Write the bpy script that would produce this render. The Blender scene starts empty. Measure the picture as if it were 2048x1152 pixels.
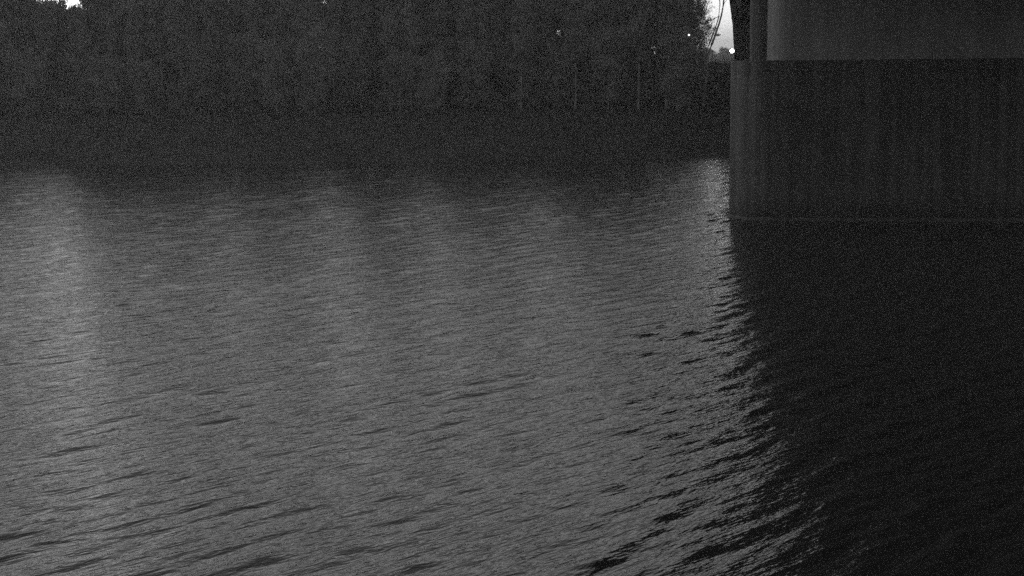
import bpy, math, random
import numpy as np
from mathutils import Vector, Matrix

scene = bpy.context.scene
C = scene.collection
R = math.radians

# ------------------------------------------------------------------ camera
CAM_Z = 9.0
F_PX, W_PX, H_PX = 3200.0, 2048.0, 1152.0
PITCH, ROLL = R(8.07), -0.0098
cam_d = bpy.data.cameras.new('camera')
cam = bpy.data.objects.new('camera', cam_d)
C.objects.link(cam)
cam_d.sensor_width = 36.0
cam_d.lens = F_PX / W_PX * 36.0
cam_d.clip_start, cam_d.clip_end = 0.1, 12000
CAM_M = Matrix.Rotation(R(90) - PITCH, 3, 'X') @ Matrix.Rotation(ROLL, 3, 'Z')
cam.matrix_world = Matrix.Translation((0, 0, CAM_Z)) @ CAM_M.to_4x4()
scene.camera = cam

# ------------------------------------------------------------------ sky, sun, exposure
SUN_EL, SUN_AZ = R(-2.8), R(-57)            # azimuth measured from +Y (the view) to the right
SKY_STRENGTH = 0.15
world = bpy.data.worlds.new('World')
scene.world = world
world.use_nodes = True
nt = world.node_tree
nt.nodes.clear()
sky = nt.nodes.new('ShaderNodeTexSky')
sky.sky_type = 'NISHITA'
sky.sun_disc = False
sky.sun_elevation = SUN_EL
sky.sun_rotation = SUN_AZ
sky.altitude = 20
sky.air_density, sky.dust_density, sky.ozone_density = 0.65, 0.0, 1.0
bw = nt.nodes.new('ShaderNodeRGBToBW')     # the camera records in monochrome
bg = nt.nodes.new('ShaderNodeBackground')
bg.inputs['Strength'].default_value = SKY_STRENGTH
wo = nt.nodes.new('ShaderNodeOutputWorld')
nt.links.new(sky.outputs[0], bw.inputs[0])
nt.links.new(bw.outputs[0], bg.inputs['Color'])
nt.links.new(bg.outputs[0], wo.inputs['Surface'])

sun_d = bpy.data.lights.new('sun', 'SUN')
sun_d.energy = 0.02
sun_d.angle = R(10)
sun_d.color = (1, 1, 1)
sun = bpy.data.objects.new('sun', sun_d)
C.objects.link(sun)
sd = Vector((math.sin(SUN_AZ) * math.cos(SUN_EL), math.cos(SUN_AZ) * math.cos(SUN_EL), math.sin(SUN_EL)))
sun.rotation_euler = (-sd).to_track_quat('-Z', 'Y').to_euler()
sun.location = (-60, 60, 60)

vs = scene.view_settings
vs.view_transform = 'Standard'
vs.look = 'None'
vs.exposure = 4.9
vs.gamma = 1.0
scene.render.engine = 'CYCLES'
scene.cycles.use_denoising = False
scene.cycles.max_bounces = 6
scene.cycles.caustics_reflective = False
scene.cycles.caustics_refractive = False

# ------------------------------------------------------------------ helpers
def at(px, py, dist):
    """World point on the photograph's ray through (px, py) at forward distance dist (world Y)."""
    d = CAM_M @ Vector(((px - W_PX / 2) / F_PX, -(py - H_PX / 2) / F_PX, -1.0))
    return Vector((0, 0, CAM_Z)) + d * (dist / d.y)

def tag(o, label=None, cat=None, group=None, kind=None):
    if label: o['label'] = label
    if cat: o['category'] = cat
    if group: o['group'] = group
    if kind: o['kind'] = kind
    return o

def link(name, me, parent=None, mat=None):
    o = bpy.data.objects.new(name, me)
    C.objects.link(o)
    if parent: o.parent = parent
    if mat and me: me.materials.append(mat)
    return o

def empty(name, loc=(0, 0, 0), rz=0.0):
    o = bpy.data.objects.new(name, None)
    o.empty_display_size = 0.5
    C.objects.link(o)
    o.location = loc
    o.rotation_euler = (0, 0, rz)
    return o

def np_mesh(name, verts, faces, smooth=False):
    """verts (n,3); faces a list of (m,k) index arrays."""
    me = bpy.data.meshes.new(name)
    verts = np.ascontiguousarray(verts, dtype=np.float32)
    fl = [np.ascontiguousarray(f, dtype=np.int32) for f in faces if len(f)]
    loops = np.concatenate([f.ravel() for f in fl])
    tot = np.concatenate([np.full(len(f), f.shape[1], np.int32) for f in fl])
    start = np.concatenate([[0], np.cumsum(tot)[:-1]]).astype(np.int32)
    me.vertices.add(len(verts)); me.vertices.foreach_set('co', verts.ravel())
    me.loops.add(len(loops)); me.loops.foreach_set('vertex_index', loops)
    me.polygons.add(len(tot)); me.polygons.foreach_set('loop_start', start)
    try: me.polygons.foreach_set('loop_total', tot)
    except Exception: pass
    if smooth: me.polygons.foreach_set('use_smooth', np.ones(len(tot), bool))
    me.update(calc_edges=True)
    me.validate()
    return me

class MB:
    """Collects polygons into one mesh."""
    def __init__(s): s.v = []; s.f = []
    def add(s, vs_, fs_):
        b = len(s.v)
        s.v += [tuple(p) for p in vs_]
        s.f += [tuple(i + b for i in f) for f in fs_]
    def box(s, x0, x1, y0, y1, z0, z1):
        s.add([(x0, y0, z0), (x1, y0, z0), (x1, y1, z0), (x0, y1, z0), (x0, y0, z1), (x1, y0, z1), (x1, y1, z1), (x0, y1, z1)],
              [(3, 2, 1, 0), (4, 5, 6, 7), (0, 1, 5, 4), (1, 2, 6, 5), (2, 3, 7, 6), (3, 0, 4, 7)])
    def loft(s, rings, caps=True):
        n = len(rings[0]); v = [p for r in rings for p in r]; f = []
        for k in range(len(rings) - 1):
            for i in range(n):
                j = (i + 1) % n
                f.append((k * n + i, k * n + j, (k + 1) * n + j, (k + 1) * n + i))
        if caps:
            f.append(tuple(range(n - 1, -1, -1)))
            f.append(tuple((len(rings) - 1) * n + i for i in range(n)))
        s.add(v, f)
    def tube(s, pts, rad, n=8):
        pts = [Vector(p) for p in pts]
        rings = []
        for i, p in enumerate(pts):
            t = (pts[min(i + 1, len(pts) - 1)] - pts[max(i - 1, 0)]).normalized()
            a = t.orthogonal().normalized() if abs(t.z) > 0.99 else t.cross(Vector((0, 0, 1))).normalized()
            b = t.cross(a)
            r = rad[i] if isinstance(rad, (list, tuple)) else rad
            rings.append([p + (a * math.cos(2 * math.pi * k / n) + b * math.sin(2 * math.pi * k / n)) * r for k in range(n)])
        s.loft(rings)
    def sphere(s, c, r, n=16, m=10):
        c = Vector(c)
        rings = []
        for j in range(1, m):
            th = math.pi * j / m
            rings.append([c + Vector((math.sin(th) * math.cos(2 * math.pi * k / n), math.sin(th) * math.sin(2 * math.pi * k / n), -math.cos(th))) * r for k in range(n)])
        s.loft(rings)
    def build(s, name, mat, parent=None, bevel=0.0, smooth=False):
        me = bpy.data.meshes.new(name)
        me.from_pydata(s.v, [], s.f)
        me.update()
        if smooth:
            me.polygons.foreach_set('use_smooth', [True] * len(me.polygons))
        o = link(name, me, parent, mat)
        if bevel:
            m = o.modifiers.new('bevel', 'BEVEL'); m.width = bevel; m.segments = 2; m.limit_method = 'ANGLE'; m.angle_limit = R(40)
        return o

# ------------------------------------------------------------------ materials (all neutral grey: the photograph is monochrome)
def new_mat(name):
    m = bpy.data.materials.new(name)
    m.use_nodes = True
    return m, m.node_tree, m.node_tree.nodes['Principled BSDF']

def noise_mat(name, lo, hi, scale=3.0, rough=0.9, stretch=(1, 1, 1), detail=6, bump=0.0, spec=0.2):
    m, t, b = new_mat(name)
    tc = t.nodes.new('ShaderNodeTexCoord'); mp = t.nodes.new('ShaderNodeMapping')
    mp.inputs['Scale'].default_value = stretch
    nz = t.nodes.new('ShaderNodeTexNoise'); nz.inputs['Scale'].default_value = scale; nz.inputs['Detail'].default_value = detail
    rp = t.nodes.new('ShaderNodeValToRGB')
    rp.color_ramp.elements[0].position, rp.color_ramp.elements[1].position = 0.3, 0.7
    rp.color_ramp.elements[0].color = (lo, lo, lo, 1); rp.color_ramp.elements[1].color = (hi, hi, hi, 1)
    t.links.new(tc.outputs['Object'], mp.inputs[0]); t.links.new(mp.outputs[0], nz.inputs['Vector'])
    t.links.new(nz.outputs['Fac'], rp.inputs[0]); t.links.new(rp.outputs[0], b.inputs['Base Color'])
    b.inputs['Roughness'].default_value = rough
    b.inputs['Specular IOR Level'].default_value = spec
    if bump:
        bp = t.nodes.new('ShaderNodeBump'); bp.inputs['Strength'].default_value = bump; bp.inputs['Distance'].default_value = 0.05
        t.links.new(nz.outputs['Fac'], bp.inputs['Height']); t.links.new(bp.outputs[0], b.inputs['Normal'])
    return m

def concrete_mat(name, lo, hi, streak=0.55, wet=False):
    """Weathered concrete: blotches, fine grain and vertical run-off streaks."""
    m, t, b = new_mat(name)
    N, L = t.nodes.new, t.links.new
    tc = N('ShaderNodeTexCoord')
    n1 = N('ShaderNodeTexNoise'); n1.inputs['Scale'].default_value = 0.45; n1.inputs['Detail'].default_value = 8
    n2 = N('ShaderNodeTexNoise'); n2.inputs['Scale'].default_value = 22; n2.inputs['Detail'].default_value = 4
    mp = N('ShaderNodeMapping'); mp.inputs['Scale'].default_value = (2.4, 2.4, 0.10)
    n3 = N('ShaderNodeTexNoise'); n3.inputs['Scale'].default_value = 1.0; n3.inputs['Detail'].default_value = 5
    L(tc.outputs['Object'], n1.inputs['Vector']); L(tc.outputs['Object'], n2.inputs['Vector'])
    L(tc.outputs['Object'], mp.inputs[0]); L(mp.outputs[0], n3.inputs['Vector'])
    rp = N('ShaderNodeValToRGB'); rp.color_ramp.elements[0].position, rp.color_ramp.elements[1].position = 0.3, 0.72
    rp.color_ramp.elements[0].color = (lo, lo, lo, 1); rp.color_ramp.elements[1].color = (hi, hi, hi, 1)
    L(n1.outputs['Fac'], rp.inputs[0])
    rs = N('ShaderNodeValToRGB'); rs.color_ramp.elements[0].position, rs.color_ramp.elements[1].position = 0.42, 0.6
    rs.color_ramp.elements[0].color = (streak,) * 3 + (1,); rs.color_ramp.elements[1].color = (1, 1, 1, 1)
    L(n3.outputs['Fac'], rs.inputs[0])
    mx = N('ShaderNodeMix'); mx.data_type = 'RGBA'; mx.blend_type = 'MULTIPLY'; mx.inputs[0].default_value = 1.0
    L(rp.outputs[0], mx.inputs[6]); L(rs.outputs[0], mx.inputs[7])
    out = mx.outputs[2]
    if wet:      # silt and algae band with an uneven upper edge above the waterline (object origin at water level)
        sx = N('ShaderNodeSeparateXYZ'); L(tc.outputs['Object'], sx.inputs[0])
        ma = N('ShaderNodeMath'); ma.operation = 'MULTIPLY_ADD'; ma.inputs[1].default_value = -1.6; L(n3.outputs['Fac'], ma.inputs[0]); L(sx.outputs['Z'], ma.inputs[2])
        mr = N('ShaderNodeMapRange'); mr.inputs['From Min'].default_value = -0.5; mr.inputs['From Max'].default_value = 0.7
        mr.inputs['To Min'].default_value = 0.5; mr.inputs['To Max'].default_value = 1.0
        L(ma.outputs[0], mr.inputs['Value'])
        m2 = N('ShaderNodeMix'); m2.data_type = 'RGBA'; m2.blend_type = 'MULTIPLY'; m2.inputs[0].default_value = 1.0
        L(out, m2.inputs[6]); L(mr.outputs[0], m2.inputs[7]); out = m2.outputs[2]
    L(out, b.inputs['Base Color'])
    b.inputs['Roughness'].default_value = 0.92
    b.inputs['Specular IOR Level'].default_value = 0.2
    bp = N('ShaderNodeBump'); bp.inputs['Strength'].default_value = 0.35; bp.inputs['Distance'].default_value = 0.02
    L(n2.outputs['Fac'], bp.inputs['Height']); L(bp.outputs[0], b.inputs['Normal'])
    return m

def glow_mat(name, strength):
    m, t, b = new_mat(name)
    b.inputs['Base Color'].default_value = (0.8, 0.8, 0.8, 1)
    b.inputs['Emission Color'].default_value = (1, 1, 1, 1)
    b.inputs['Emission Strength'].default_value = strength
    return m

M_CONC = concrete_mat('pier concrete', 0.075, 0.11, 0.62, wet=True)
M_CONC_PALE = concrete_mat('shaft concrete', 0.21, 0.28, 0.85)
M_CONC_SHADE = concrete_mat('shade-toned concrete', 0.07, 0.11)  # shade under the deck and levee trees put into a darker base colour
M_LEDGE = concrete_mat('scoured concrete', 0.075, 0.10, 0.8)
M_GIRDER = noise_mat('girder steel', 0.07, 0.11, 2.0, 0.6)
M_BARK = noise_mat('bark', 0.16, 0.30, 4.0, 0.95, (1, 1, 0.15))
M_LEAF = noise_mat('foliage', 0.10, 0.2, 0.6, 0.9)
M_LEAF2 = noise_mat('willow foliage', 0.12, 0.24, 0.6, 0.9)
M_GRASS = noise_mat('dry grass', 0.02, 0.045, 0.4, 0.95)
M_SOIL = noise_mat('river soil', 0.02, 0.045, 0.25, 0.95, detail=9, bump=0.4)
M_METAL = noise_mat('dark painted pole', 0.03, 0.05, 6.0, 0.6)
M_GLOBE = glow_mat('lit lamp globe', 1.2)
M_GLOBE_S = glow_mat('lit small lamp', 0.12)

def water_mat():
    m, t, b = new_mat('river water')
    N, L = t.nodes.new, t.links.new
    b.inputs['Base Color'].default_value = (0.03, 0.03, 0.03, 1)
    b.inputs['Roughness'].default_value = 0.12
    b.inputs['IOR'].default_value = 1.333
    tc = N('ShaderNodeTexCoord')
    rot = N('ShaderNodeMapping'); rot.inputs['Rotation'].default_value = (0, 0, R(-46))
    L(tc.outputs['Object'], rot.inputs[0])
    def nz(scale, stretch, detail):
        mp = N('ShaderNodeMapping'); mp.inputs['Scale'].default_value = stretch
        L(rot.outputs[0], mp.inputs[0])
        n = N('ShaderNodeTexNoise'); n.inputs['Scale'].default_value = scale; n.inputs['Detail'].default_value = detail
        n.inputs['Roughness'].default_value = 0.6
        L(mp.outputs[0], n.inputs['Vector'])
        return n
    a = nz(3.0, (0.28, 1.0, 1.0), 3)
    c = nz(11.0, (0.7, 1.0, 1.0), 3)
    b1 = N('ShaderNodeBump'); b1.inputs['Strength'].default_value = 1.0; b1.inputs['Distance'].default_value = 0.075
    b2 = N('ShaderNodeBump'); b2.inputs['Strength'].default_value = 1.0; b2.inputs['Distance'].default_value = 0.008
    L(a.outputs['Fac'], b1.inputs['Height'])
    L(c.outputs['Fac'], b2.inputs['Height'])
    L(b1.outputs[0], b2.inputs['Normal'])
    L(b2.outputs[0], b.inputs['Normal'])
    return m
M_WATER = water_mat()

# ------------------------------------------------------------------ terrain
rng = np.random.default_rng(7)
BANK_Y = 147.0
def bank_y(x):           # where the water meets the far bank
    return BANK_Y + 0.02 * x + 0.5 * np.sin(x * 0.11) + 0.3 * np.sin(x * 0.31 + 1.0)

def ground_z(x, y):
    x = np.asarray(x, float); y = np.asarray(y, float)
    s = y - bank_y(x)
    far = np.interp(s, [-30, -8, 0, 2, 8, 20, 40, 56, 68, 72, 84, 110, 5000], [-6, -2.0, 0, 0.8, 2.0, 3.2, 4.2, 4.6, 8.5, 8.6, 4.5, 3.6, 3.6])
    sn = -34.0 - y
    near = np.interp(sn, [-30, -8, 0, 10, 26, 60, 5000], [-6, -2.0, 0, 3.0, 4.0, 4.0, 4.0])
    z = np.maximum(far, near)
    bump = 0.16 * np.sin(x * 0.7 + 0.3 * y) * np.sin(y * 0.9 - 0.2 * x) + 0.10 * np.sin(x * 1.9 + 2) * np.sin(y * 1.3 + x * 0.5)
    return z + bump * np.clip((np.maximum(s, sn) - 0.3) / 2, 0, 1)

def grid_mesh(name, xs, ys, zfun, smooth=True):
    X, Y = np.meshgrid(xs, ys)
    Z = zfun(X, Y)
    v = np.stack([X, Y, Z], -1).reshape(-1, 3)
    nx, ny = len(xs), len(ys)
    i = np.arange(nx * ny).reshape(ny, nx)
    q = np.stack([i[:-1, :-1], i[:-1, 1:], i[1:, 1:], i[1:, :-1]], -1).reshape(-1, 4)
    return np_mesh(name, v, [q], smooth)

xs = np.concatenate([-np.geomspace(90, 1500, 24)[::-1], np.arange(-89, 90, 1.0), np.geomspace(90, 1500, 24)])
ys = np.concatenate([-np.geomspace(70, 900, 20)[::-1], np.arange(-68, -26, 3.0), np.linspace(-25, 110, 12), np.arange(114, 134, 4.0),
                     np.arange(134, 232, 0.8), np.geomspace(233, 2200, 40)])
ground = link('ground', grid_mesh('ground', xs, ys, ground_z), None, M_SOIL)
tag(ground, kind='structure')

# ------------------------------------------------------------------ river surface: modelled wind waves
WAVE_DIR = R(49)          # crests run from near left to far right
def wave_field(X, Y):
    r = np.random.default_rng(21)
    Z = np.zeros_like(X); DX = np.zeros_like(X); DY = np.zeros_like(X)
    n = 34
    lam = np.geomspace(0.62, 2.3, n) * r.uniform(0.95, 1.05, n)
    for l in lam:
        th = WAVE_DIR + math.pi / 2 + r.normal(0, R(12) if l > 0.9 else R(18))
        k = 2 * math.pi / l
        w = math.exp(-(math.log(l / 0.92)) ** 2 / 0.35)
        a = 0.031 * w / k * r.uniform(0.6, 1.4)
        ph = k * (X * math.cos(th) + Y * math.sin(th)) + r.uniform(0, 6.28)
        Z += a * np.sin(ph)
        if l > 0.8: Z += a * 0.42 * np.sin(2 * ph)      # wind-driven waves lean: one face steeper
        DX += 0.8 * a * math.cos(th) * np.cos(ph); DY += 0.8 * a * math.sin(th) * np.cos(ph)
    # gusts: patches of livelier and calmer water
    g = 1.0 + 0.12 * np.sin(X * 0.13 + Y * 0.05 + 1.0) * np.sin(Y * 0.11 - X * 0.04) + 0.08 * np.sin(X * 0.31 - Y * 0.23)
    e = np.clip(np.minimum.reduce([X + 66, 66 - X, Y - 12, 158 - Y]) / 6, 0, 1)
    return Z * g * e, DX * g * e, DY * g * e

wx = np.linspace(-66, 66, 881)
wy = [12.0]
while wy[-1] < 158:
    wy.append(wy[-1] + min(0.28, 0.055 + max(0, wy[-1] - 20) * 0.0022))
wy[-1] = 158.0
wy = np.array(wy)
X, Y = np.meshgrid(wx, wy)
Z, DX, DY = wave_field(X, Y)
wv = np.stack([X + DX, Y + DY, Z], -1).reshape(-1, 3)
ny, nx = X.shape
i = np.arange(nx * ny).reshape(ny, nx)
wq = np.stack([i[:-1, :-1], i[:-1, 1:], i[1:, 1:], i[1:, :-1]], -1).reshape(-1, 4)
b0 = len(wv)
ring = np.array([(-1500, -40, 0), (-66, -40, 0), (66, -40, 0), (1500, -40, 0),
                 (-1500, 12, 0), (-66, 12, 0), (66, 12, 0), (1500, 12, 0),
                 (-1500, 158, 0), (-66, 158, 0), (66, 158, 0), (1500, 158, 0)], float)
rq = np.array([(0, 1, 5, 4), (1, 2, 6, 5), (2, 3, 7, 6), (4, 5, 9, 8), (6, 7, 11, 10)]) + b0
river = link('river_water', np_mesh('river_water', np.concatenate([wv, ring]), [wq, rq], True), None, M_WATER)
tag(river, kind='structure')

# ------------------------------------------------------------------ bridge: axis 8 degrees right of the view
AX = R(8)
def bridge_pt(v, u, z=0.0):
    return Vector((v * math.cos(AX) + u * math.sin(AX), -v * math.sin(AX) + u * math.cos(AX), z))
BRZ = -AX

def stadium(v0, v1, half, z, n=14, inset=0.0):
    """Plan with semicircular noses, long axis across the bridge."""
    v0 += inset; v1 -= inset; h = half - inset
    pts = []
    for k in range(n + 1):
        a = -math.pi / 2 + math.pi * k / n
        pts.append((v1 - h + h * math.cos(a), h * math.sin(a), z))
    for k in range(n + 1):
        a = math.pi / 2 + math.pi * k / n
        pts.append((v0 + h + h * math.cos(a), h * math.sin(a), z))
    return pts

U1 = 93.0
pier = empty('bridge_pier', bridge_pt(0, U1, 0), BRZ)
tag(pier, 'massive round-nosed concrete bridge pier standing in the river', 'pier', 'piers under the bridge')
V0, V1 = -0.35, 26.5
mb = MB()
prof = [(-7.0, 0), (2.55, 0), (2.555, 0.025), (2.60, 0.025), (2.605, 0), (8.25, 0), (8.26, 0.03), (8.31, 0.03), (8.32, 0), (8.84, 0), (8.9, 0.07)]
mb.loft([stadium(V0, V1, 2.5, z, inset=i_) for z, i_ in prof])
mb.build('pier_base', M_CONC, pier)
mb = MB(); mb.loft([stadium(V0, V1, 2.5, z, inset=i_) for z, i_ in [(-0.4, -0.10), (0.12, -0.10), (0.17, -0.03)]])
mb.build('waterline_ledge', M_LEDGE, pier)
mb = MB(); mb.loft([stadium(1.45, 24.7, 1.5, z, inset=i_) for z, i_ in [(8.9, 0), (13.4, 0.03)]])
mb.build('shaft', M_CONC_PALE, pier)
mb = MB(); mb.loft([stadium(0.72, 3.4, 0.75, z) for z in (8.9, 13.39)])
mb.build('pilaster', M_CONC, pier)
mb = MB(); mb.loft([[(v, w, z) for v, w in ((a0, -1.7), (a1, -1.7), (a1, 1.7), (a0, 1.7))] for z, a0, a1 in ((13.4, 1.2, 24.95), (14.6, -0.3, 26.4))])
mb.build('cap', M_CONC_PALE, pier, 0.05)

def land_pier(u, v0, v1, half, z_foot, z_neck, flare, mat, label):
    p = empty('bridge_pier', bridge_pt(0, u, z_foot), BRZ)
    tag(p, label, 'pier', 'piers under the bridge')
    mb = MB(); mb.box(v0 - 0.9, v1 + 0.9, -half - 0.8, half + 0.8, -1.5, 0.55)
    mb.build('footing', mat, p, 0.05)
    zt = 14.6 - z_foot
    mb = MB()
    mb.loft([[(v, w, z) for v, w in ((v0 - d, -half), (v1 + d, -half), (v1 + d, half), (v0 - d, half))]
             for z, d in ((0.5, 0), (z_neck - z_foot, 0), (zt - 1.0, flare))])
    mb.build('shaft', mat, p, 0.12)
    mb = MB(); mb.box(v0 - flare - 0.1, v1 + flare + 0.1, -half - 0.15, half + 0.15, zt - 1.0, zt)
    mb.build('cap', mat, p, 0.05)

p2 = at(1506, 90, 172); v2 = p2.x * math.cos(AX) - p2.y * math.sin(AX)
u2 = p2.x * math.sin(AX) + p2.y * math.cos(AX)
q2 = bridge_pt(v2, u2)
land_pier(u2, v2, 24.5, 0.9, float(ground_z(q2.x, q2.y)), 13.0, 0.25, M_CONC_PALE, 'slim square-edged concrete bridge pier standing on the far bank')
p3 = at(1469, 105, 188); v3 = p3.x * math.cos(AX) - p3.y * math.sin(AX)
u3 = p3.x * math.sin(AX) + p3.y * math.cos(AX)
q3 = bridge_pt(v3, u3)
land_pier(u3, v3, 24.5, 1.0, float(ground_z(q3.x, q3.y)), 8.9, 0.3, M_CONC_SHADE, 'dark shade-toned flaring concrete bridge pier behind the levee')

span = empty('bridge_span', bridge_pt(0, 0, 14.6), BRZ)
tag(span, 'long road bridge span on girders crossing the river above the piers', 'bridge')
for k in range(9):
    v = 0.1 + k * 3.25
    mb = MB()
    mb.box(v - 0.28, v + 0.28, -30, 330, 0.0, 0.06)
    mb.box(v - 0.03, v + 0.03, -30, 330, 0.062, 1.5)
    mb.box(v - 0.22, v + 0.22, -30, 330, 1.502, 1.56)
    mb.build('girder', M_GIRDER, span)
mb = MB(); mb.box(-1.0, 27.3, -30, 330, 1.563, 1.85); mb.build('deck_slab', M_CONC, span)
for v in (-0.95, 26.9):
    mb = MB(); mb.box(v, v + 0.35, -29.9, 329.9, 1.853, 2.75); mb.build('parapet', M_CONC_PALE, span)

# ------------------------------------------------------------------ trees
def tubes_np(paths, sides):
    """paths: list of (pts Nx3, radii N) -> verts, quads."""
    V, Q = [], []; base = 0
    ang = np.arange(sides) * 2 * math.pi / sides
    ca, sa = np.cos(ang), np.sin(ang)
    for p, r in paths:
        p = np.asarray(p, float); n = len(p)
        t = np.gradient(p, axis=0); t /= np.linalg.norm(t, axis=1, keepdims=True) + 1e-9
        ref = np.where(np.abs(t[:, 2:3]) > 0.9, np.array([[1.0, 0, 0]]), np.array([[0, 0, 1.0]]))
        a = np.cross(t, ref); a /= np.linalg.norm(a, axis=1, keepdims=True) + 1e-9
        b = np.cross(t, a)
        rr = np.asarray(r, float)[:, None, None]
        ringv = p[:, None, :] + rr * (a[:, None, :] * ca[None, :, None] + b[:, None, :] * sa[None, :, None])
        V.append(ringv.reshape(-1, 3))
        i = base + np.arange(n * sides).reshape(n, sides)
        j = np.roll(i, -1, axis=1)
        Q.append(np.stack([i[:-1], j[:-1], j[1:], i[1:]], -1).reshape(-1, 4))
        base += n * sides
    return np.concatenate(V), np.concatenate(Q)

def grow(rg, start, d, length, r0, n, wander, up=0.0):
    pts = [np.array(start, float)]; d = np.array(d, float); d /= np.linalg.norm(d)
    for k in range(n):
        d = d + rg.normal(0, wander, 3) + np.array([0, 0, up]); d /= np.linalg.norm(d)
        pts.append(pts[-1] + d * length / n)
    return np.array(pts), np.linspace(r0, r0 * 0.25, n + 1)

def leaf_tris(rg, centres, size, up=0.0, wide=0.38):
    n = len(centres)
    a = rg.normal(0, 1, (n, 3)) * (1 - 0.6 * up); a[:, 2] += 1.2 * up; a /= np.linalg.norm(a, axis=1, keepdims=True)
    b = np.cross(a, rg.normal(0, 1, (n, 3))); b /= np.linalg.norm(b, axis=1, keepdims=True) + 1e-9
    s = (size * rg.uniform(0.5, 1.3, n))[:, None]
    v = np.stack([centres - a * s * 0.5, centres + b * s * wide, centres + a * s * 0.5, centres - b * s * wide], 1).reshape(-1, 3)
    return v, np.arange(n * 4).reshape(n, 4)

def tree_meshes(seed, H, crown0, spread, n_limb, leaf_n, leaf_size, r_base, lean=0.0, droop=0.0, up=1.0):
    rg = np.random.default_rng(seed)
    nt_ = 9
    zz = np.linspace(0, H * 0.96, nt_)
    wob = np.cumsum(rg.normal(0, 0.10, (nt_, 2)), axis=0) * np.linspace(0, 1, nt_)[:, None]
    tp = np.column_stack([wob[:, 0] + lean * zz, wob[:, 1], zz - 0.35])
    tr = r_base * (1 - 0.9 * (zz / zz[-1]) ** 0.8); tr[0] *= 1.35
    wood = [(tp, tr)]; twigs = []; cent = []
    for k in range(n_limb):
        f = crown0 + (1 - crown0) * (k + rg.uniform(0, 1)) / n_limb
        f = min(f, 0.97)
        o = np.array([np.interp(f * H, zz, tp[:, c]) for c in range(3)])
        az = k * 2.4 + rg.normal(0, 0.5)
        el = 0.25 + 0.75 * f + rg.normal(0, 0.15)
        shape = math.sin(math.pi * min(1, 0.22 + 0.78 * (1 - (f - crown0) / (1 - crown0)) ** 0.9)) * 0.55 + 0.45
        ln = spread * shape * rg.uniform(0.7, 1.2)
        d = (math.cos(az) * math.cos(el), math.sin(az) * math.cos(el), math.sin(el))
        p, r = grow(rg, o, d, ln, float(np.interp(f * H, zz, tr)) * 0.5 + 0.015, 5, 0.16, 0.05 - droop)
        wood.append((p, r))
        for s in range(int(4 + ln)):
            q = rg.uniform(0.25, 1.0) * 5
            i0 = min(int(q), 4); o2 = p[i0] + (p[i0 + 1] - p[i0]) * (q - i0)
            d2 = (p[i0 + 1] - p[i0]); d2 = d2 / np.linalg.norm(d2) + rg.normal(0, 0.6, 3)
            l2 = ln * rg.uniform(0.25, 0.55)
            p2_, r2_ = grow(rg, o2, d2, l2, 0.03 + 0.01 * ln / 3, 4, 0.22, 0.03 - droop * 1.5)
            twigs.append((p2_, r2_)); cent.append(p2_)
            for s3 in range(3):
                o3 = p2_[rg.integers(1, 5)]
                p3_, r3_ = grow(rg, o3, (p2_[-1] - p2_[0]) / l2 + rg.normal(0, 0.7, 3), l2 * 0.6, 0.018, 3, 0.25, -droop * 2)
                twigs.append((p3_, r3_)); cent.append(p3_)
    wv_, wq_ = tubes_np(wood, 6)
    trunk = np_mesh('trunk', wv_, [wq_], True)
    tv, tq = tubes_np(twigs, 3)
    allp = np.concatenate(cent)
    pick = allp[rg.integers(0, len(allp), leaf_n)] + rg.normal(0, 0.22, (leaf_n, 3)) * (1 + spread * 0.12)
    lv, lq = leaf_tris(rg, pick, leaf_size, up, 0.38 if up == 0 else 0.09)
    crown = np_mesh('crown', np.concatenate([tv, lv]), [tq, lq + len(tv)])
    return trunk, crown

def shrub_meshes(seed, H, spread, leaf_n):
    rg = np.random.default_rng(seed)
    wood, tw, cent = [], [], []
    for k in range(9):
        az = rg.uniform(0, 6.28); el = rg.uniform(0.7, 1.4)
        p, r = grow(rg, (rg.normal(0, 0.2), rg.normal(0, 0.2), -0.3), (math.cos(az) * math.cos(el) * spread / H, math.sin(az) * math.cos(el) * spread / H, math.sin(el)), H * rg.uniform(0.6, 1.05), 0.045, 6, 0.14)
        wood.append((p, r))
        for s in range(7):
            i0 = rg.integers(1, 7)
            p2_, r2_ = grow(rg, p[i0], rg.normal(0, 0.6, 3) + (0, 0, 0.3), H * rg.uniform(0.2, 0.4), 0.018, 4, 0.25)
            tw.append((p2_, r2_)); cent.append(p2_)
    wv_, wq_ = tubes_np(wood, 5); stems = np_mesh('stems', wv_, [wq_], True)
    tv, tq = tubes_np(tw, 3); allp = np.concatenate(cent)
    pick = allp[rg.integers(0, len(allp), leaf_n)] + rg.normal(0, 0.25, (leaf_n, 3))
    pick[:, 2] = np.maximum(pick[:, 2], 0.05)
    lv, lq = leaf_tris(rg, pick, 0.26)
    return stems, np_mesh('foliage', np.concatenate([tv, lv]), [tq, lq + len(tv)])

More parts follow.
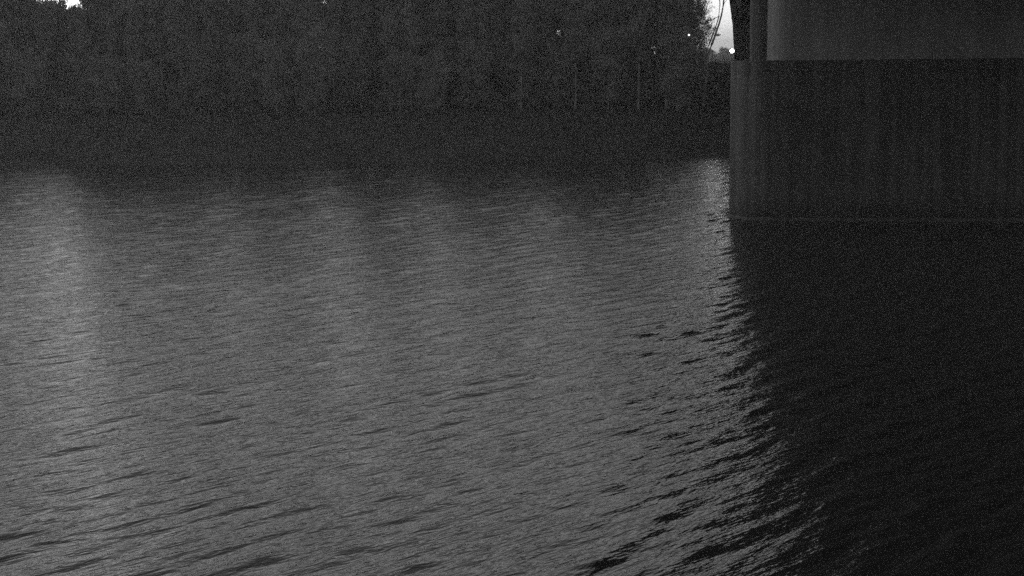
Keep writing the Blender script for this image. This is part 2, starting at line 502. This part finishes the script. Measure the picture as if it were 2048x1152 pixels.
PROTO = {}
for k in range(4):     # broad crowned trees
    PROTO['broad', k] = tree_meshes(100 + k, 20, 0.20, 3.4, 28, 13000, 0.75, 0.24)
for k in range(3):     # slender, thinly leafed
    PROTO['slender', k] = tree_meshes(200 + k, 20, 0.28, 1.9, 26, 5000, 0.7, 0.15, lean=0.02 * (k - 1))
for k in range(2):     # willows at the water's edge
    PROTO['willow', k] = tree_meshes(300 + k, 11, 0.12, 3.6, 24, 8000, 0.26, 0.17, droop=0.06, up=0.0)
for k in range(2):     # almost bare
    PROTO['bare', k] = tree_meshes(400 + k, 20, 0.32, 2.6, 22, 1200, 0.5, 0.15)
for key, (a, b) in PROTO.items():
    a.materials.append(M_BARK); b.materials.append(M_LEAF2 if key[0] == 'willow' else M_LEAF)
SHRUB = [shrub_meshes(500 + k, 3.6, 2.6, 2600) for k in range(3)]
for a, b in SHRUB:
    a.materials.append(M_BARK); b.materials.append(M_LEAF)

def plant(meshes, names, thing, x, y, s, sz, rz, label, cat, group, z=None):
    t = empty(thing, (x, y, float(ground_z(x, y)) if z is None else z), rz)
    t.scale = (s, s, sz)
    tag(t, label, cat, group)
    for me, nm in zip(meshes, names):
        o = bpy.data.objects.new(nm, me); C.objects.link(o); o.parent = t
    return t

pr = random.Random(5)
# lower stretches of the wood (photograph columns) that let sky reach the water
LOWS = [(130, 95), (480, 60), (700, 60), (900, 55), (1100, 60), (1435, 90)]
def top_limit(px):
    h = 22.5
    for c_, w_ in LOWS:
        h = min(h, (14.8 if c_ == 130 else 15.6) + 7.5 * min(1, max(0, abs(px - c_) - w_ * 0.5) / (w_ * 0.7)))
    return h
def col(x, y):
    return W_PX / 2 + F_PX * x / (y * 1.01)
rows = [(177.0, 3.0, 'slender'), (182.0, 3.0, 'broad'), (187.5, 3.2, 'broad'), (193.0, 3.4, 'broad'), (199.5, 4.0, 'slender')]
for ry, step, kind0 in rows:
    x = -78.0 + pr.uniform(0, 2)
    while x < 76:
        yy = ry + pr.uniform(-1.6, 1.6)
        px = col(x, yy)
        xx = x; x += step * pr.uniform(0.75, 1.3)
        if px > 1410 and px < 1475: continue               # the open gap beside the bridge
        if 1475 <= px < 1990: continue                     # cleared strip under the bridge
        kind = kind0
        if 1310 < px <= 1410:
            kind = 'bare' if px > 1370 or ry > 190 else 'slender'
            x = xx + step * pr.uniform(0.4, 0.6)
        n = {'broad': 4, 'slender': 3, 'bare': 2}[kind]
        zg = float(ground_z(xx, yy))
        hgt = (top_limit(px) - zg) * pr.uniform(0.96, 1.08) 
        s = hgt / 20 * (1.0 if kind != 'broad' else 1.1)
        label, group = {
            'broad': (('tall' if hgt > 16 else 'short') + ' broad twiggy tree in the ' + {182.0: 'second', 187.5: 'third', 193.0: 'fourth'}.get(ry, 'first') + ' row of the wood on the far bank', 'broad trees of the far wood'),
            'slender': (('slender thin-crowned tree in the front row of the wood just behind the willows' if ry < 180 else
                         'slender thin-crowned tree on the levee slope at the back of the wood' if ry > 198 else 'slender thin-crowned tree beside the bare trees near the sky gap'), 'slender trees of the far wood'),
            'bare': ('almost bare thin tree at the open edge of the far wood', 'bare trees at the edge of the wood')}[kind]
        plant(PROTO[kind, pr.randrange(n)], ('trunk', 'crown'), {'broad': 'broad_tree', 'slender': 'slender_tree', 'bare': 'bare_tree'}[kind],
              xx, yy, max(s, 0.7), hgt / 20, pr.uniform(0, 6.28), label, 'tree', group)

x = -76.0
while x < 72:
    xx = x; x += pr.uniform(3.2, 5.5)
    yy = float(bank_y(xx)) + pr.uniform(25.0, 31.0)
    px = col(xx, yy)
    if 1385 < px < 1990: continue
    s = pr.uniform(0.55, 0.8)
    plant(PROTO['willow', pr.randrange(2)], ('trunk', 'crown'), 'willow_tree', xx, yy, s, s * pr.uniform(0.8, 1.0), pr.uniform(0, 6.28),
          'low bushy willow in front of the tall wood on the far bank', 'tree', 'willows along the far bank')
for base, dens in ((30.0, 3.2), (37.0, 3.0), (44.0, 3.0), (58.0, 3.2), (65.0, 3.2)):
    x = -76.0
    while x < 72:
        xx = x; x += dens * pr.uniform(0.7, 1.4)
        yy = float(bank_y(xx)) + base + pr.uniform(-2, 2)
        px = col(xx, yy)
        if 1475 < px < 1990 or (base > 50 and 1400 < px < 1475): continue
        s = pr.uniform(0.6, 1.15)
        on = base > 50
        plant(SHRUB[pr.randrange(3)], ('stems', 'foliage'), 'shrub', xx, yy, s, s * pr.uniform(0.8, 1.05), pr.uniform(0, 6.28),
              {30.0: 'low leafy shrub among the willows in front of the wood', 37.0: 'low leafy shrub beneath the second row of trees of the wood', 44.0: 'low leafy shrub beneath the third row of trees of the wood', 58.0: 'low leafy shrub on the lower slope of the levee behind the wood', 65.0: 'low leafy shrub on the upper slope of the levee behind the wood'}[base], 'shrub',
              'shrubs on the levee' if on else 'shrubs under the far wood')

# distant trees past the levee, seen in the gap beside the bridge
for k in range(26):
    yy = 560 + pr.uniform(-40, 90)
    xx = at(1395 + k * 5.5, 110, yy).x + pr.uniform(-1, 1)
    hgt = pr.uniform(6.6, 8.6)
    plant(PROTO['broad', pr.randrange(4)], ('trunk', 'crown'), 'distant_tree', xx, yy, hgt / 20 * 1.9, hgt / 20, pr.uniform(0, 6.28),
          'small distant tree on the skyline beyond the levee', 'tree', 'distant trees beyond the levee')

# leaning twin-stemmed tree at the edge of the sky gap
LD = 176.0
foot = at(1408, 128, LD); foot.z = float(ground_z(foot.x, LD)) - 0.2
lean = empty('leaning_tree', foot)
tag(lean, 'thin leaning tree with two bare stems against the bright sky gap', 'tree')
def rel(px, py, dy=0.0):
    p = at(px, py, LD + dy); return p - foot
def path(pts, r0, r1, parent, name, n=6):
    mb = MB(); k = len(pts)
    mb.tube(pts, [r0 + (r1 - r0) * i_ / (k - 1) for i_ in range(k)], n)
    return mb.build(name, M_BARK, parent, smooth=True)
st1 = path([(0, 0, 0), rel(1416, 108), rel(1424, 88), rel(1431, 68), rel(1438, 48), rel(1443, 30), rel(1447, 8), rel(1449, -25), rel(1448, -60)], 0.14, 0.07, lean, 'trunk')
st2 = path([(-0.15, 0.1, 0), rel(1411, 108, .3), rel(1420, 84, .5), rel(1427, 66, .5), rel(1432, 52, .5), rel(1437, 36, .4), rel(1440, 8, .3), rel(1437, -30, .2)], 0.095, 0.045, lean, 'second_stem')
path([rel(1440, 32, .4), rel(1428, 37, .6), rel(1418, 41, .7), rel(1414, 48, .7), rel(1411, 58, .8)], 0.035, 0.015, st2, 'branch')
path([rel(1418, 41, .7), rel(1409, 41, .8), rel(1400, 46, .8)], 0.025, 0.012, st2, 'branch')
path([rel(1430, 70), rel(1436, 68, -.2), rel(1440, 70, -.3)], 0.03, 0.012, st1, 'branch')
path([rel(1446, 10), rel(1456, -4, -.2), rel(1462, -24, -.3)], 0.03, 0.012, st1, 'branch')
rg = np.random.default_rng(77)
pts = []
for px, py, n_, sx, sy in ((1436, 70, 60, 3.0, 1.8), (1417, 50, 120, 4, 4), (1405, 46, 160, 7, 6), (1412, 66, 200, 7, 7), (1408, 85, 260, 8, 9), (1444, -20, 160, 8, 14), (1425, 40, 30, 6, 2)):
    for _ in range(n_):
        pts.append(rel(px + rg.normal(0, sx), py + rg.normal(0, sy), rg.normal(0.4, 0.5)))
lv, lq = leaf_tris(rg, np.array([tuple(p) for p in pts]), 0.13)
link('foliage', np_mesh('foliage', lv, [lq]), lean, M_LEAF)

tw = []
for _ in range(46):
    x0, y0 = rg.uniform(1396, 1424), rg.uniform(20, 92)
    d0 = rg.normal(0, 1); p0 = rel(x0, y0, rg.normal(0.5, 0.6)); ln = rg.uniform(0.5, 1.3)
    tw.append(grow(rg, tuple(p0), (0.5 * d0 + 0.25, rg.normal(0, 0.3), rg.uniform(0.1, 1.0)), ln, 0.018, 4, 0.25))
tv, tq = tubes_np(tw, 3)
link('twigs', np_mesh('twigs', tv, [tq]), lean, M_BARK)

# ------------------------------------------------------------------ grass on the bank
rg = np.random.default_rng(3)
n = 60000
gx = rg.uniform(-80, 80, n); gs = rg.uniform(0.25, 70, n)
gy = bank_y(gx) + gs
gz = ground_z(gx, gy)
hh = rg.uniform(0.25, 0.75, n); aa = rg.uniform(0, math.pi, n); w = 0.05
lx, ly = rg.normal(0, 0.18, n), rg.normal(0, 0.18, n)
v = np.stack([np.column_stack([gx - w * np.cos(aa), gy - w * np.sin(aa), gz - 0.05]), np.column_stack([gx + w * np.cos(aa), gy + w * np.sin(aa), gz - 0.05]),
              np.column_stack([gx + lx, gy + ly, gz + hh])], 1).reshape(-1, 3)
grass = link('bank_grass', np_mesh('bank_grass', v, [np.arange(3 * n).reshape(n, 3)]), None, M_GRASS)
tag(grass, 'rough grass growing on the far bank and levee', 'grass', kind='stuff')

# ------------------------------------------------------------------ a stick drifting on the river
sp = at(1320, 654, 1.0); dirv = sp - Vector((0, 0, CAM_Z)); sp = Vector((0, 0, CAM_Z)) + dirv * (CAM_Z / -dirv.z)
stick = empty('drifting_stick', (sp.x, sp.y, 0.0), R(38))
stick.scale = (0.7, 0.7, 0.7)
tag(stick, 'short dark forked stick drifting on the open river', 'stick')
mb = MB(); mb.tube([(-0.28, 0, 0.03), (-0.1, 0.02, 0.05), (0.1, 0.0, 0.06), (0.3, -0.02, 0.03)], [0.03, 0.045, 0.04, 0.02], 8); mb.build('stem', M_BARK, stick, smooth=True)
mb = MB(); mb.tube([(0.08, 0, 0.06), (0.2, 0.08, 0.10), (0.28, 0.12, 0.11)], [0.022, 0.018, 0.01], 6); mb.build('fork', M_BARK, stick, smooth=True)

# ------------------------------------------------------------------ lamps on the far bank
def lamp(px, py, dist, r, mat, label):
    g = at(px, py, dist)
    zf = float(ground_z(g.x, g.y))
    t = empty('lamp_post', (g.x, g.y, zf))
    tag(t, label, 'lamp')
    h = g.z - zf
    mb = MB(); mb.tube([(0, 0, -0.3), (0, 0, 0.5), (0, 0, h - r * 1.2)], [0.09, 0.07, 0.045], 10); mb.build('pole', M_METAL, t, smooth=True)
    mb = MB(); mb.tube([(0, 0, h - r * 1.35), (0, 0, h - r * 0.9)], [r * 0.45, r * 0.55], 12); mb.build('collar', M_METAL, t)
    mb = MB(); mb.sphere((0, 0, h), r, 20, 14); mb.build('globe', mat, t, smooth=True)
lamp(1464, 102, 172, 0.195, M_GLOBE, 'lit white globe lamp on a tall pole beside the bridge piers')
lamp(1378, 70, 164, 0.085, M_GLOBE_S, 'small lit lamp on a pole among the bare trees of the wood')

# ------------------------------------------------------------------ damp evening air over the river
mb = MB(); mb.box(-1550, 1550, -950, 2250, -7.2, 34)
hz = mb.build('haze', None)
hm = bpy.data.materials.new('evening air'); hm.use_nodes = True
ht = hm.node_tree; ht.nodes.clear()
pv = ht.nodes.new('ShaderNodeVolumePrincipled')
pv.inputs['Color'].default_value = (0.9, 0.9, 0.9, 1)
pv.inputs['Density'].default_value = 0.0006
pv.inputs['Anisotropy'].default_value = 0.4
mo = ht.nodes.new('ShaderNodeOutputMaterial')
ht.links.new(pv.outputs[0], mo.inputs['Volume'])
hz.data.materials.append(hm)
tag(hz, 'thin damp evening air over the river', 'haze', kind='stuff')
